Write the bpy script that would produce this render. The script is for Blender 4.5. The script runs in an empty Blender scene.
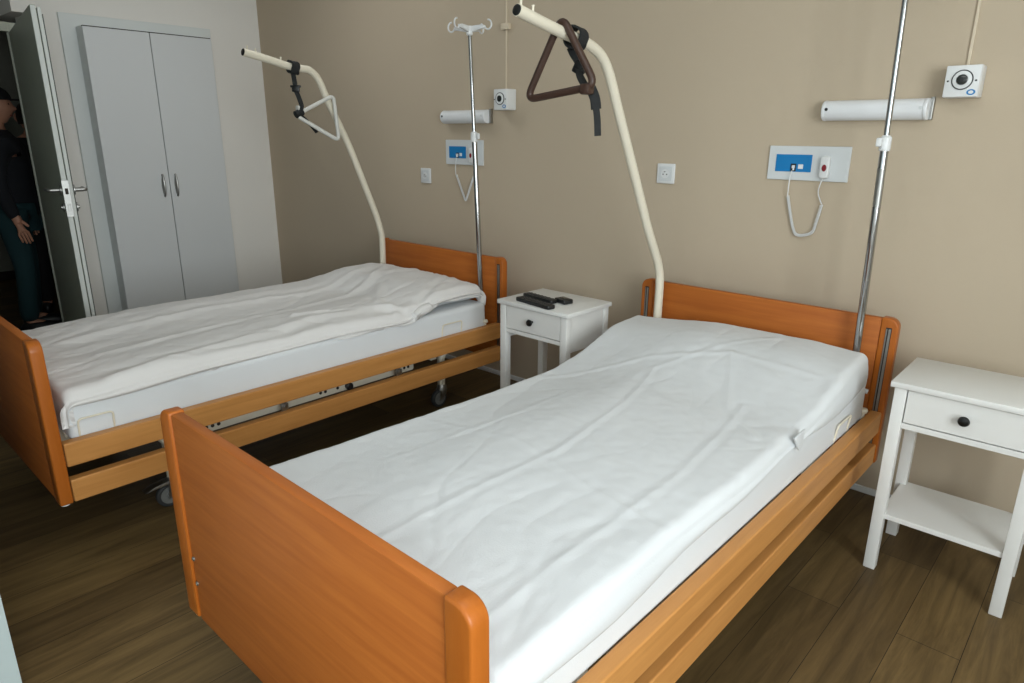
import bpy, bmesh, math, random
from mathutils import Vector, Matrix, noise

random.seed(7)
scn = bpy.context.scene
COL = scn.collection
PI = math.pi

# ------------------------------------------------------------------ materials
def lin(c):
    out = []
    for v in c:
        v = v / 255.0
        out.append(v / 12.92 if v <= .04045 else ((v + .055) / 1.055) ** 2.4)
    return (*out, 1.0)

def new_mat(name):
    m = bpy.data.materials.new(name); m.use_nodes = True
    nt = m.node_tree
    return m, nt, nt.nodes['Principled BSDF']

def plain(name, rgb, rough=.5, metal=0.0, var=.04, scale=6.0, bump=0.0, bscale=60.0, spec=.5, sheen=0.0, detail=3):
    m, nt, b = new_mat(name)
    tc = nt.nodes.new('ShaderNodeTexCoord')
    nz = nt.nodes.new('ShaderNodeTexNoise'); nz.inputs['Scale'].default_value = scale; nz.inputs['Detail'].default_value = detail
    nt.links.new(tc.outputs['Object'], nz.inputs['Vector'])
    rp = nt.nodes.new('ShaderNodeValToRGB')
    c = lin(rgb)
    rp.color_ramp.elements[0].position = .3; rp.color_ramp.elements[1].position = .7
    rp.color_ramp.elements[0].color = (*[v * (1 - var) for v in c[:3]], 1)
    rp.color_ramp.elements[1].color = (*[min(1, v * (1 + var)) for v in c[:3]], 1)
    nt.links.new(nz.outputs['Fac'], rp.inputs['Fac'])
    nt.links.new(rp.outputs['Color'], b.inputs['Base Color'])
    b.inputs['Roughness'].default_value = rough; b.inputs['Metallic'].default_value = metal
    b.inputs['Specular IOR Level'].default_value = spec
    if sheen: b.inputs['Sheen Weight'].default_value = sheen
    if bump:
        n2 = nt.nodes.new('ShaderNodeTexNoise'); n2.inputs['Scale'].default_value = bscale; n2.inputs['Detail'].default_value = 4
        nt.links.new(tc.outputs['Object'], n2.inputs['Vector'])
        bp = nt.nodes.new('ShaderNodeBump'); bp.inputs['Strength'].default_value = bump; bp.inputs['Distance'].default_value = .01
        nt.links.new(n2.outputs['Fac'], bp.inputs['Height']); nt.links.new(bp.outputs['Normal'], b.inputs['Normal'])
    return m

def wood(name, rgb, rgb2, stretch, rough=.38):
    m, nt, b = new_mat(name)
    tc = nt.nodes.new('ShaderNodeTexCoord')
    mp = nt.nodes.new('ShaderNodeMapping'); mp.inputs['Scale'].default_value = stretch
    nt.links.new(tc.outputs['Object'], mp.inputs['Vector'])
    nz = nt.nodes.new('ShaderNodeTexNoise'); nz.inputs['Scale'].default_value = 1.0; nz.inputs['Detail'].default_value = 6
    nz.inputs['Roughness'].default_value = .6; nz.inputs['Distortion'].default_value = .4
    nt.links.new(mp.outputs['Vector'], nz.inputs['Vector'])
    rp = nt.nodes.new('ShaderNodeValToRGB')
    rp.color_ramp.elements[0].position = .34; rp.color_ramp.elements[1].position = .68
    rp.color_ramp.elements[0].color = lin(rgb2); rp.color_ramp.elements[1].color = lin(rgb)
    nt.links.new(nz.outputs['Fac'], rp.inputs['Fac'])
    nt.links.new(rp.outputs['Color'], b.inputs['Base Color'])
    b.inputs['Roughness'].default_value = rough
    b.inputs['Specular IOR Level'].default_value = .3; b.inputs['Coat Weight'].default_value = .04; b.inputs['Coat Roughness'].default_value = .25
    bp = nt.nodes.new('ShaderNodeBump'); bp.inputs['Strength'].default_value = .06; bp.inputs['Distance'].default_value = .002
    nt.links.new(nz.outputs['Fac'], bp.inputs['Height']); nt.links.new(bp.outputs['Normal'], b.inputs['Normal'])
    return m

def floor_mat():
    m, nt, b = new_mat('vinyl_planks')
    L = nt.links
    tc = nt.nodes.new('ShaderNodeTexCoord')
    mp = nt.nodes.new('ShaderNodeMapping')
    mp.inputs['Rotation'].default_value = (0, 0, PI / 2); mp.inputs['Location'].default_value = (0.3, .132, 0)
    L.new(tc.outputs['Object'], mp.inputs['Vector'])
    br = nt.nodes.new('ShaderNodeTexBrick')
    br.offset = .37; br.offset_frequency = 2
    br.inputs['Scale'].default_value = 1.0
    br.inputs['Brick Width'].default_value = 1.15; br.inputs['Row Height'].default_value = .166
    br.inputs['Mortar Size'].default_value = .0012; br.inputs['Mortar Smooth'].default_value = .3
    br.inputs['Bias'].default_value = 0.0
    br.inputs['Color1'].default_value = lin((118, 97, 62)); br.inputs['Color2'].default_value = lin((88, 71, 45))
    br.inputs['Mortar'].default_value = lin((48, 37, 26))
    L.new(mp.outputs['Vector'], br.inputs['Vector'])
    m2 = nt.nodes.new('ShaderNodeMapping'); m2.inputs['Scale'].default_value = (26, 2.2, 1)
    L.new(tc.outputs['Object'], m2.inputs['Vector'])
    nz = nt.nodes.new('ShaderNodeTexNoise'); nz.inputs['Scale'].default_value = 1; nz.inputs['Detail'].default_value = 7; nz.inputs['Roughness'].default_value = .65
    nz.inputs['Distortion'].default_value = .6
    L.new(m2.outputs['Vector'], nz.inputs['Vector'])
    rp = nt.nodes.new('ShaderNodeValToRGB')
    rp.color_ramp.elements[0].position = .3; rp.color_ramp.elements[1].position = .75
    rp.color_ramp.elements[0].color = (.48, .46, .43, 1); rp.color_ramp.elements[1].color = (1.2, 1.18, 1.14, 1)
    L.new(nz.outputs['Fac'], rp.inputs['Fac'])
    mx = nt.nodes.new('ShaderNodeMix'); mx.data_type = 'RGBA'; mx.blend_type = 'MULTIPLY'; mx.inputs['Factor'].default_value = 1
    L.new(br.outputs['Color'], mx.inputs['A']); L.new(rp.outputs['Color'], mx.inputs['B'])
    L.new(mx.outputs['Result'], b.inputs['Base Color'])
    b.inputs['Roughness'].default_value = .5
    b.inputs['Specular IOR Level'].default_value = .25
    bp = nt.nodes.new('ShaderNodeBump'); bp.inputs['Strength'].default_value = .12; bp.inputs['Distance'].default_value = .002
    L.new(nz.outputs['Fac'], bp.inputs['Height']); L.new(bp.outputs['Normal'], b.inputs['Normal'])
    return m

M = {
    'beige': plain('beige_wall_paint', (192, 177, 155), .85, var=.012, scale=1.5, bump=.05, bscale=120, spec=.2),
    'white_wall': plain('white_wall_paint', (234, 231, 225), .85, var=.012, scale=1.5, bump=.05, bscale=120, spec=.2),
    'hall_wall': plain('hall_shade_tint', (150, 152, 142), .8, var=.012, scale=1.5),  # darkened tone puts the hallway's shade into the wall colour
    'shaded_wall': plain('shaded_white_paint', (176, 190, 190), .6, var=.012, scale=1.5),  # white wall paint greyed so the colour carries the wall's shade
    'ceiling': plain('ceiling_paint', (225, 225, 222), .9, var=.01, spec=.2),
    'floor': floor_mat(),
    'wardrobe': plain('grey_white_laminate', (214, 217, 218), .45, var=.01, scale=2),
    'wardrobe_trim': plain('painted_panel', (218, 222, 220), .5, var=.01),
    'door': plain('grey_door_laminate', (176, 180, 166), .5, var=.015),
    'door_edge': plain('door_edge_paint', (206, 210, 206), .5, var=.01),
    'dark_strip': plain('door_strip_dark', (70, 76, 72), .7),  # dark strips along the free edge of the door leaf
    'steel': plain('brushed_steel', (165, 165, 162), .4, 1.0, var=.03),
    'chrome': plain('chrome', (178, 180, 182), .09, 1.0, var=.01),
    'panel_wood': wood('beech_panel', (184, 106, 42), (167, 91, 33), (2.5, 30, 45), .55),
    'post_wood': wood('beech_post', (178, 100, 34), (164, 88, 27), (40, 40, 3)),
    'rail_wood': wood('beech_rail', (200, 142, 80), (184, 127, 68), (45, 2.5, 45)),
    'beige_metal': plain('cream_powder_coat', (226, 219, 200), .35, var=.015),
    'grey_tube': plain('grey_white_plastic', (206, 206, 200), .4, var=.02),
    'black': plain('black_plastic', (22, 24, 25), .4, var=.1),
    'webbing': plain('black_webbing', (30, 32, 33), .8, var=.15, scale=40, bump=.3, bscale=300),
    'brown': plain('dark_brown_plastic', (64, 44, 35), .42, var=.08),
    'dark': plain('dark_recess', (38, 30, 24), .7),
    'rubber': plain('dark_grey_rubber', (52, 54, 56), .65),
    'wheelgrey': plain('grey_wheel_plastic', (120, 122, 120), .5),
    'sheet': plain('white_cotton', (218, 221, 223), .9, var=.012, scale=3, bump=.10, bscale=260, spec=.15, sheen=.1),
    'sheet_warm': plain('white_cotton_duvet', (224, 222, 220), .9, var=.015, scale=3, bump=.10, bscale=260, spec=.15, sheen=.1),
    'night': plain('white_lacquer', (222, 222, 219), .4, var=.008),
    'knob': plain('black_knob_metal', (30, 30, 30), .3, .4),
    'white_plastic': plain('white_plastic', (226, 228, 228), .35, var=.01),
    'grey_plastic': plain('light_grey_plastic', (212, 216, 217), .45, var=.01),
    'lamp_white': plain('opal_lamp_cover', (232, 234, 236), .35, var=.008),
    'blue': plain('blue_panel', (14, 122, 186), .4, var=.02),
    'red': plain('dark_red_button', (130, 22, 34), .4),
    'lens': plain('dark_lens', (48, 52, 50), .15),
    'cream_cable': plain('cream_cable', (214, 200, 176), .5),
    'skin': plain('skin', (196, 142, 116), .5, var=.05, scale=20),
    'navy': plain('navy_cloth', (20, 22, 28), .9, bump=.1, bscale=200),
    'teal': plain('teal_cloth', (20, 52, 56), .9, bump=.1, bscale=200),
    'blackcloth': plain('black_cloth', (20, 20, 21), .9, bump=.1, bscale=200),
    'hair': plain('dark_hair', (34, 26, 20), .6),
    'lip': plain('lip', (160, 92, 84), .5),
    'eye': plain('eye', (40, 36, 34), .2),
    'sky_emit': None,
}

# ------------------------------------------------------------------ mesh helpers
class MB:
    def __init__(self): self.bm = bmesh.new()
    def box(self, x0, x1, y0, y1, z0, z1, bev=0.0, seg=2, mat=None):
        t = bmesh.new()
        bmesh.ops.create_cube(t, size=1)
        for v in t.verts:
            v.co = Vector(((x0 + x1) / 2 + v.co.x * (x1 - x0), (y0 + y1) / 2 + v.co.y * (y1 - y0), (z0 + z1) / 2 + v.co.z * (z1 - z0)))
        if bev: bmesh.ops.bevel(t, geom=list(t.edges), offset=bev, segments=seg, affect='EDGES', profile=.5)
        self._add(t, mat); return self
    def _add(self, t, mat=None):
        if mat is not None: bmesh.ops.transform(t, matrix=mat, verts=t.verts)
        me = bpy.data.meshes.new('tmp'); t.to_mesh(me); t.free(); self.bm.from_mesh(me); bpy.data.meshes.remove(me)
    def prism(self, pts, axis, a0, a1, bev=0.0, seg=2, mat=None):
        # pts in the plane perpendicular to axis ('x': (y,z)  'y': (x,z)  'z': (x,y))
        t = bmesh.new()
        def P(p, a):
            return {'x': (a, p[0], p[1]), 'y': (p[0], a, p[1]), 'z': (p[0], p[1], a)}[axis]
        A = [t.verts.new(P(p, a0)) for p in pts]; B = [t.verts.new(P(p, a1)) for p in pts]
        n = len(pts)
        t.faces.new(A); t.faces.new(B[::-1])
        for i in range(n): t.faces.new((A[i], B[i], B[(i + 1) % n], A[(i + 1) % n]))
        bmesh.ops.recalc_face_normals(t, faces=t.faces)
        if bev:
            es = [e for e in t.edges if e.calc_face_angle(0) > .5]
            bmesh.ops.bevel(t, geom=es, offset=bev, segments=seg, affect='EDGES', profile=.5)
        self._add(t, mat); return self
    def tube(self, pts, r, seg=12, closed=False, caps=True):
        pts = [Vector(p) for p in pts]; n = len(pts)
        rs = r if isinstance(r, (list, tuple)) else [r] * n
        T = []
        for i in range(n):
            a = pts[(i - 1) % n] if (closed or i > 0) else pts[i]
            b = pts[(i + 1) % n] if (closed or i < n - 1) else pts[i]
            T.append((b - a).normalized())
        up = Vector((0, 0, 1)) if abs(T[0].z) < .9 else Vector((1, 0, 0))
        nrm = (up - T[0] * up.dot(T[0])).normalized()
        rings = []
        for i in range(n):
            nrm = (nrm - T[i] * nrm.dot(T[i])).normalized()
            bn = T[i].cross(nrm)
            rings.append([self.bm.verts.new(pts[i] + rs[i] * (math.cos(2 * PI * k / seg) * nrm + math.sin(2 * PI * k / seg) * bn)) for k in range(seg)])
        m = n if closed else n - 1
        for i in range(m):
            A, B = rings[i], rings[(i + 1) % n]
            off = 0
            if closed and i == n - 1:
                best = min(range(seg), key=lambda o: (A[0].co - B[o].co).length); off = best
            for k in range(seg):
                self.bm.faces.new((A[k], A[(k + 1) % seg], B[(k + 1 + off) % seg], B[(k + off) % seg]))
        if not closed and caps:
            self.bm.faces.new(rings[0][::-1]); self.bm.faces.new(rings[-1])
        return self
    def ribbon(self, pts, w, t, wdir):
        # flat band, width w along wdir, thickness t
        pts = [Vector(p) for p in pts]; n = len(pts); rings = []
        for i in range(n):
            a = pts[max(i - 1, 0)]; b = pts[min(i + 1, n - 1)]
            T = (b - a).normalized(); W = Vector(wdir[i] if isinstance(wdir, list) else wdir)
            W = (W - T * W.dot(T)).normalized(); N = T.cross(W)
            rings.append([self.bm.verts.new(pts[i] + W * sx * w / 2 + N * sy * t / 2) for sx, sy in ((-1, -1), (1, -1), (1, 1), (-1, 1))])
        for i in range(n - 1):
            for k in range(4): self.bm.faces.new((rings[i][k], rings[i][(k + 1) % 4], rings[i + 1][(k + 1) % 4], rings[i + 1][k]))
        self.bm.faces.new(rings[0][::-1]); self.bm.faces.new(rings[-1]); return self
    def lathe(self, prof, c, axis='z', seg=24):
        # prof: (radius, height) list; axis direction a unit vector or letter
        ax = {'x': Vector((1, 0, 0)), 'y': Vector((0, 1, 0)), 'z': Vector((0, 0, 1)), '-y': Vector((0, -1, 0)), '-x': Vector((-1, 0, 0))}[axis] if isinstance(axis, str) else axis
        ax = Vector(ax).normalized()
        u = ax.orthogonal().normalized(); w = ax.cross(u); c = Vector(c)
        rings = []
        for r, h in prof:
            if r < 1e-6: rings.append([self.bm.verts.new(c + ax * h)])
            else: rings.append([self.bm.verts.new(c + ax * h + r * (math.cos(2 * PI * k / seg) * u + math.sin(2 * PI * k / seg) * w)) for k in range(seg)])
        for A, B in zip(rings, rings[1:]):
            for k in range(seg):
                k2 = (k + 1) % seg
                if len(A) == 1 and len(B) == 1: continue
                if len(A) == 1: self.bm.faces.new((A[0], B[k2], B[k]))
                elif len(B) == 1: self.bm.faces.new((A[k], A[k2], B[0]))
                else: self.bm.faces.new((A[k], A[k2], B[k2], B[k]))
        if len(rings[0]) > 1: self.bm.faces.new(rings[0][::-1])
        if len(rings[-1]) > 1: self.bm.faces.new(rings[-1])
        return self
    def build(self, name, mat, parent=None, smooth=35, recalc=True):
        if recalc: bmesh.ops.recalc_face_normals(self.bm, faces=self.bm.faces)
        me = bpy.data.meshes.new(name); self.bm.to_mesh(me); self.bm.free()
        o = bpy.data.objects.new(name, me); COL.objects.link(o)
        me.materials.append(mat)
        if smooth:
            for p in me.polygons: p.use_smooth = True
            me.set_sharp_from_angle(angle=math.radians(smooth))
        if parent: o.parent = parent
        return o

def empty(name, loc, rz=0.0):
    o = bpy.data.objects.new(name, None); COL.objects.link(o)
    o.location = loc; o.rotation_euler = (0, 0, rz); o.empty_display_size = .1
    return o

def tag(o, label, cat, group=None):
    o['label'] = label; o['category'] = cat
    if group: o['group'] = group
    return o

def struct(o):
    o['kind'] = 'structure'; return o

def copy_tree(o, parent=None):
    c = o.copy(); COL.objects.link(c); c.parent = parent
    for ch in list(o.children): copy_tree(ch, c)
    return c

def smooth_path(pts, sub=6):
    P = [Vector(p) for p in pts]; out = []
    for i in range(len(P) - 1):
        p0 = P[max(i - 1, 0)]; p1 = P[i]; p2 = P[i + 1]; p3 = P[min(i + 2, len(P) - 1)]
        for k in range(sub):
            t = k / sub
            out.append(.5 * ((2 * p1) + (p2 - p0) * t + (2 * p0 - 5 * p1 + 4 * p2 - p3) * t * t + (3 * p1 - p0 - 3 * p2 + p3) * t ** 3))
    out.append(P[-1]); return out

def round_poly(pts, r, seg=6, closed=True):
    P = [Vector(p) for p in pts]; n = len(P); out = []
    for i in range(n):
        if not closed and i in (0, n - 1): out.append(P[i]); continue
        a = (P[i - 1] - P[i]).normalized(); b = (P[(i + 1) % n] - P[i]).normalized()
        s = P[i] + a * r; e = P[i] + b * r
        for k in range(seg + 1):
            t = k / seg
            out.append((1 - t) ** 2 * s + 2 * t * (1 - t) * P[i] + t * t * e)
    return out

def ss(a, b, x):
    t = max(0, min(1, (x - a) / (b - a))); return t * t * (3 - 2 * t)

# ------------------------------------------------------------------ camera
CAM = Vector((0, -2.91412, 1.44247))
YAW, PITCH, ROLL, F = -.741712, .295329, .006498, 680.364
fw = Vector((math.sin(YAW) * math.cos(PITCH), math.cos(YAW) * math.cos(PITCH), -math.sin(PITCH)))
rt = Vector((math.cos(YAW), -math.sin(YAW), 0)); up = rt.cross(fw)
r2 = math.cos(ROLL) * rt + math.sin(ROLL) * up; u2 = -math.sin(ROLL) * rt + math.cos(ROLL) * up
cd = bpy.data.cameras.new('camera'); cam = bpy.data.objects.new('camera', cd); COL.objects.link(cam)
cd.sensor_width = 36; cd.lens = 36 * F / 1024; cd.clip_start = .05
Rm = Matrix((r2, u2, -fw)).transposed().to_4x4()
cam.matrix_world = Matrix.Translation(CAM) @ Rm
scn.camera = cam

# ------------------------------------------------------------------ room
XW = -5.368; XR_WALL = 1.9; YB = -4.7; ZC = 2.75
def solid(name, boxes, mat):
    m = MB()
    for b in boxes: m.box(*b)
    return struct(m.build(name, mat, smooth=0))

solid('floor', [(-8.5, XR_WALL + .2, YB - .2, .2, -.1, 0)], M['floor'])
solid('ceiling', [(-8.5, XR_WALL + .2, YB - .2, .2, ZC, ZC + .1)], M['ceiling'])
solid('wall_back', [(XW - .29, XR_WALL + .2, 0, .15, 0, ZC)], M['beige'])
# wall with the wardrobe, and the recess over the doorway
solid('wall_left', [(XW - .29, XW, -1.54, 0, 0, ZC), (XW - .62, XW, -1.622, -1.54, 2.148, ZC), (XW - .62, XW - .29, -1.54, 0, 2.148, ZC),
                    (XW - .62, XW - .58, -2.712, -1.622, 2.148, ZC)], M['white_wall'])
# bathroom block on the near side of the doorway
solid('wall_front', [(XW - .29, -1.93, -2.90, -2.712, 0, ZC), (-2.08, -1.93, YB, -2.90, 0, ZC)], M['shaded_wall'])
# right wall with its window
wy0, wy1, wz0, wz1 = -4.3, -2.0, .85, 2.5
solid('wall_right', [(XR_WALL, XR_WALL + .2, YB, wy0, 0, ZC), (XR_WALL, XR_WALL + .2, wy1, 0, 0, ZC),
                     (XR_WALL, XR_WALL + .2, wy0, wy1, 0, wz0), (XR_WALL, XR_WALL + .2, wy0, wy1, wz1, ZC)], M['white_wall'])
vx0, vx1 = -1.3, 1.1
solid('wall_rear', [(-2.08, vx0, YB - .2, YB, 0, ZC), (vx1, XR_WALL + .2, YB - .2, YB, 0, ZC),
                    (vx0, vx1, YB - .2, YB, 0, wz0), (vx0, vx1, YB - .2, YB, wz1, ZC)], M['white_wall'])
def window(name, horizontal, a0, a1, pos):
    m = MB()
    def bx(b0, b1, z0, z1):
        if horizontal: m.box(b0, b1, pos - .03, pos + .03, z0, z1, .004)
        else: m.box(pos - .03, pos + .03, b0, b1, z0, z1, .004)
    bx(a0, a0 + .06, wz0, wz1); bx(a1 - .06, a1, wz0, wz1)
    mid = (a0 + a1) / 2
    bx(mid - .05, mid + .05, wz0 + .06, wz1 - .06)
    bx(a0 + .06, a1 - .06, wz0, wz0 + .06); bx(a0 + .06, a1 - .06, wz1 - .06, wz1)
    return struct(m.build(name, M['white_plastic'], smooth=0))
window('window_1', False, wy0, wy1, XR_WALL + .1)
window('window_2', True, vx0, vx1, YB - .1)
# baseboard: a thin white strip at the foot of the beige wall
m = MB(); m.box(XW, XR_WALL, -.012, 0, .0, .028, .003)
struct(m.build('baseboard_back', M['white_plastic'], smooth=0))
m = MB(); m.box(XW, XW + .012, -.39, -.012, 0, .05, .003)
struct(m.build('baseboard_left', M['white_plastic'], smooth=0))
# hallway beyond the door
solid('wall_hall_end', [(-8.5, -8.35, YB, .2, 0, ZC)], M['hall_wall'])
solid('wall_hall_side', [(-8.35, XW - .29, .05, .2, 0, ZC)], M['hall_wall'])
solid('wall_hall_near', [(-8.35, XW - .29, -3.3, -3.15, 0, ZC), (XW - .29, XW - .14, -3.15, -2.90, 0, ZC)], M['white_wall'])
m = MB(); m.box(-8.35, -8.335, -3.15, .05, 0, .09, .003)
struct(m.build('baseboard_hall', M['dark'], smooth=0))

# door frame
m = MB()
m.box(XW - .055, XW - .004, -2.735, -1.655, 2.03, 2.085, .004)
m.box(XW - .055, XW - .02, -1.655, -1.605, 0, 2.085, .004)
struct(m.build('trim_1', M['door'], smooth=0))

# ------------------------------------------------------------------ open door leaf
dl = 1.25
hinge = Vector((-4.09 - dl * math.cos(math.radians(8.49)), -1.853 + dl * math.sin(math.radians(8.49)), 0))
door = empty('door_1', hinge, math.radians(-8.49)); struct(door)
tag(door, 'open grey door leaf seen almost edge-on beside the wardrobe', 'door')
m = MB(); m.box(0, dl, 0.0, .024, .012, 2.02, .002)
leaf = m.build('leaf', M['door'], door, 0)
m = MB(); m.box(dl - .003, dl + .003, .001, .022, .014, 2.016, .001)
e_ = m.build('edge_band', M['door_edge'], door, 0); e_['label'] = 'pale painted edge of the door'
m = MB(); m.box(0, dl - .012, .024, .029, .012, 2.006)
m.build('dark_strip', M['dark_strip'], door, 0)
m = MB(); m.box(0, dl - .006, .029, .045, .012, 2.012, .002)
m.build('rebate', M['door_edge'], door, 0)
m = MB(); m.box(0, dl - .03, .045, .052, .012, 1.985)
m.build('back_dark_strip', M['dark_strip'], door, 0)
m = MB(); m.box(-.02, 0, -.010, .03, .012, 2.02, .003)
m.build('hinge_strip', M['door'], door, 0)
m = MB(); m.box(dl + .003, dl + .0055, -.002, .030, 1.02, 1.205, .001)
lp = m.build('lock_plate', M['steel'], door, 0)
m = MB(); m.box(dl + .005, dl + .010, .008, .022, 1.135, 1.165, .002)
m.build('latch', M['dark'], lp, 0)
m = MB(); m.box(dl + .005, dl + .0075, .009, .021, 1.05, 1.085, .001)
m.build('bolt', M['steel'], lp, 0)
for s, y0 in ((-1, 0.0), (1, .052)):
    m = MB()
    m.lathe([(.026, 0), (.026, .007), (.011, .010), (.011, .045)], (dl - .06, y0, 1.153), (0, s, 0), 20)
    m.tube(round_poly([(dl - .06, y0 + s * .040, 1.153), (dl - .06, y0 + s * .058, 1.153), (dl - .19, y0 + s * .058, 1.151)], .012, 4, False), .0095, 12)
    m.build('handle', M['steel'], door)
    m = MB(); m.lathe([(.024, 0), (.024, .007), (.010, .009), (.010, .016), (0, .016)], (dl - .06, y0, 1.065), (0, s, 0), 20)
    m.build('lock_rose', M['steel'], door)

# ------------------------------------------------------------------ wardrobe
m = MB(); m.box(XW, XW + .02, -1.378, -.398, 0, 2.172, .002); struct(m.build('trim_2', M['wardrobe_trim'], smooth=0))
wd = empty('wardrobe', (XW, -.88, 0))
tag(wd, 'grey white two-door wardrobe set against the pale wall', 'wardrobe')
cy = -.88
m = MB(); m.box(.0205, .130, -1.290 - cy, -.462 - cy, 0, 2.094, .002); m.build('carcass', M['wardrobe_trim'], wd, 0)
ysp = -.884 - cy
m = MB(); m.box(.128, .149, -1.288 - cy, -.464 - cy, 2.087, 2.0938); m.build('gap_shade_strip', M['dark'], wd, 0)  # solid dark strip painting the shade in the gap above the doors
for (a, b) in ((-1.290 - cy, ysp - .003), (ysp + .003, -.462 - cy)):
    m = MB(); m.box(.132, .152, a, b, .07, 2.088, .0015); d = m.build('door', M['wardrobe'], wd, 0)
    hy = ysp + (-.045 if a < ysp - .1 else .045)
    m = MB()
    pr = [(hy, .99), (hy + .010, 1.03), (hy + .014, 1.075), (hy + .010, 1.12), (hy, 1.16), (hy - .010, 1.12), (hy - .014, 1.075), (hy - .010, 1.03)]
    m.tube(smooth_path([(.152, hy, 1.0), (.166, hy, 1.02), (.174, hy, 1.078), (.166, hy, 1.135), (.152, hy, 1.155)], 6), [.004] + [.0075] * 23 + [.004], 10)
    m.build('handle', M['steel'], d)
    m = MB(); m.prism([(y, z) for y, z in pr], 'x', .152, .1535); m.build('handle_plate', M['steel'], d)

# ------------------------------------------------------------------ bed prototype (origin: headboard front face, centre, floor)
W = 1.088; L = 2.165; ZT = .806; ZB = .230
PW = .060; PD = .040
def post_shape(x_out, x_in, z0, z1, r=.035):
    pts = [(x_in, z0), (x_in, z1)]
    s = 1 if x_out > x_in else -1
    for k in range(9):
        a = PI / 2 * k / 8
        pts.append((x_out - s * r + s * r * math.sin(a), z1 - r + r * math.cos(a)))
    pts.append((x_out, z0))
    return pts
bed = empty('hospital_bed', (-1.1196, -.2018, 0))
# end boards
for nm, y0, y1, sgn in (('headboard', .004, .030, -1), ('footboard', -L + .006, -L + .034, 1)):
    m = MB(); m.box(-W / 2 + PW, W / 2 - PW, y0, y1, ZB - .006, ZT - .004, .004)
    bd = m.build(nm, M['panel_wood'], bed, 30)
    if nm == 'footboard':
        for z in (.412, .339):
            m = MB(); m.lathe([(.0065, 0), (.0065, .002), (.004, .004), (0, .004)], (-W / 2 + PW + .012, y0, z), '-y', 12)
            m.build('screw', M['steel'], bd)
    for s in (-1, 1):
        ya, yb = (0, PD) if nm == 'headboard' else (-L, -L + PD)
        m = MB(); m.prism(post_shape(s * W / 2, s * (W / 2 - PW), ZB, ZT), 'y', ya, yb, .006, 3)
        po = m.build('post', M['post_wood'], bed, 40)
        yin = ya if nm == 'headboard' else yb
        k = -1 if nm == 'headboard' else 1
        xc = s * (W / 2 - PW / 2)
        m = MB(); m.box(xc - .010, xc + .010, yin - .0012, yin + .0012, ZB + .05, ZT - .035, .0005)
        m.build('track_slot', M['dark'], po, 0)
        m = MB()
        m.box(xc - .0085, xc - .0045, yin + k * .001 - .0015, yin + k * .001 + .0015, ZB + .055, ZT - .04)
        m.box(xc + .000, xc + .008, yin + k * .001 - .0015, yin + k * .001 + .0015, ZB + .055, ZT - .04)
        m.build('guide_track', M['steel'], po, 0)
        m = MB(); m.lathe([(.014, 0), (.014, .012), (.010, .018)], (xc, (ya + yb) / 2, ZB - .010), 'z', 14)
        m.build('glide', M['white_plastic'], po)
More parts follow.
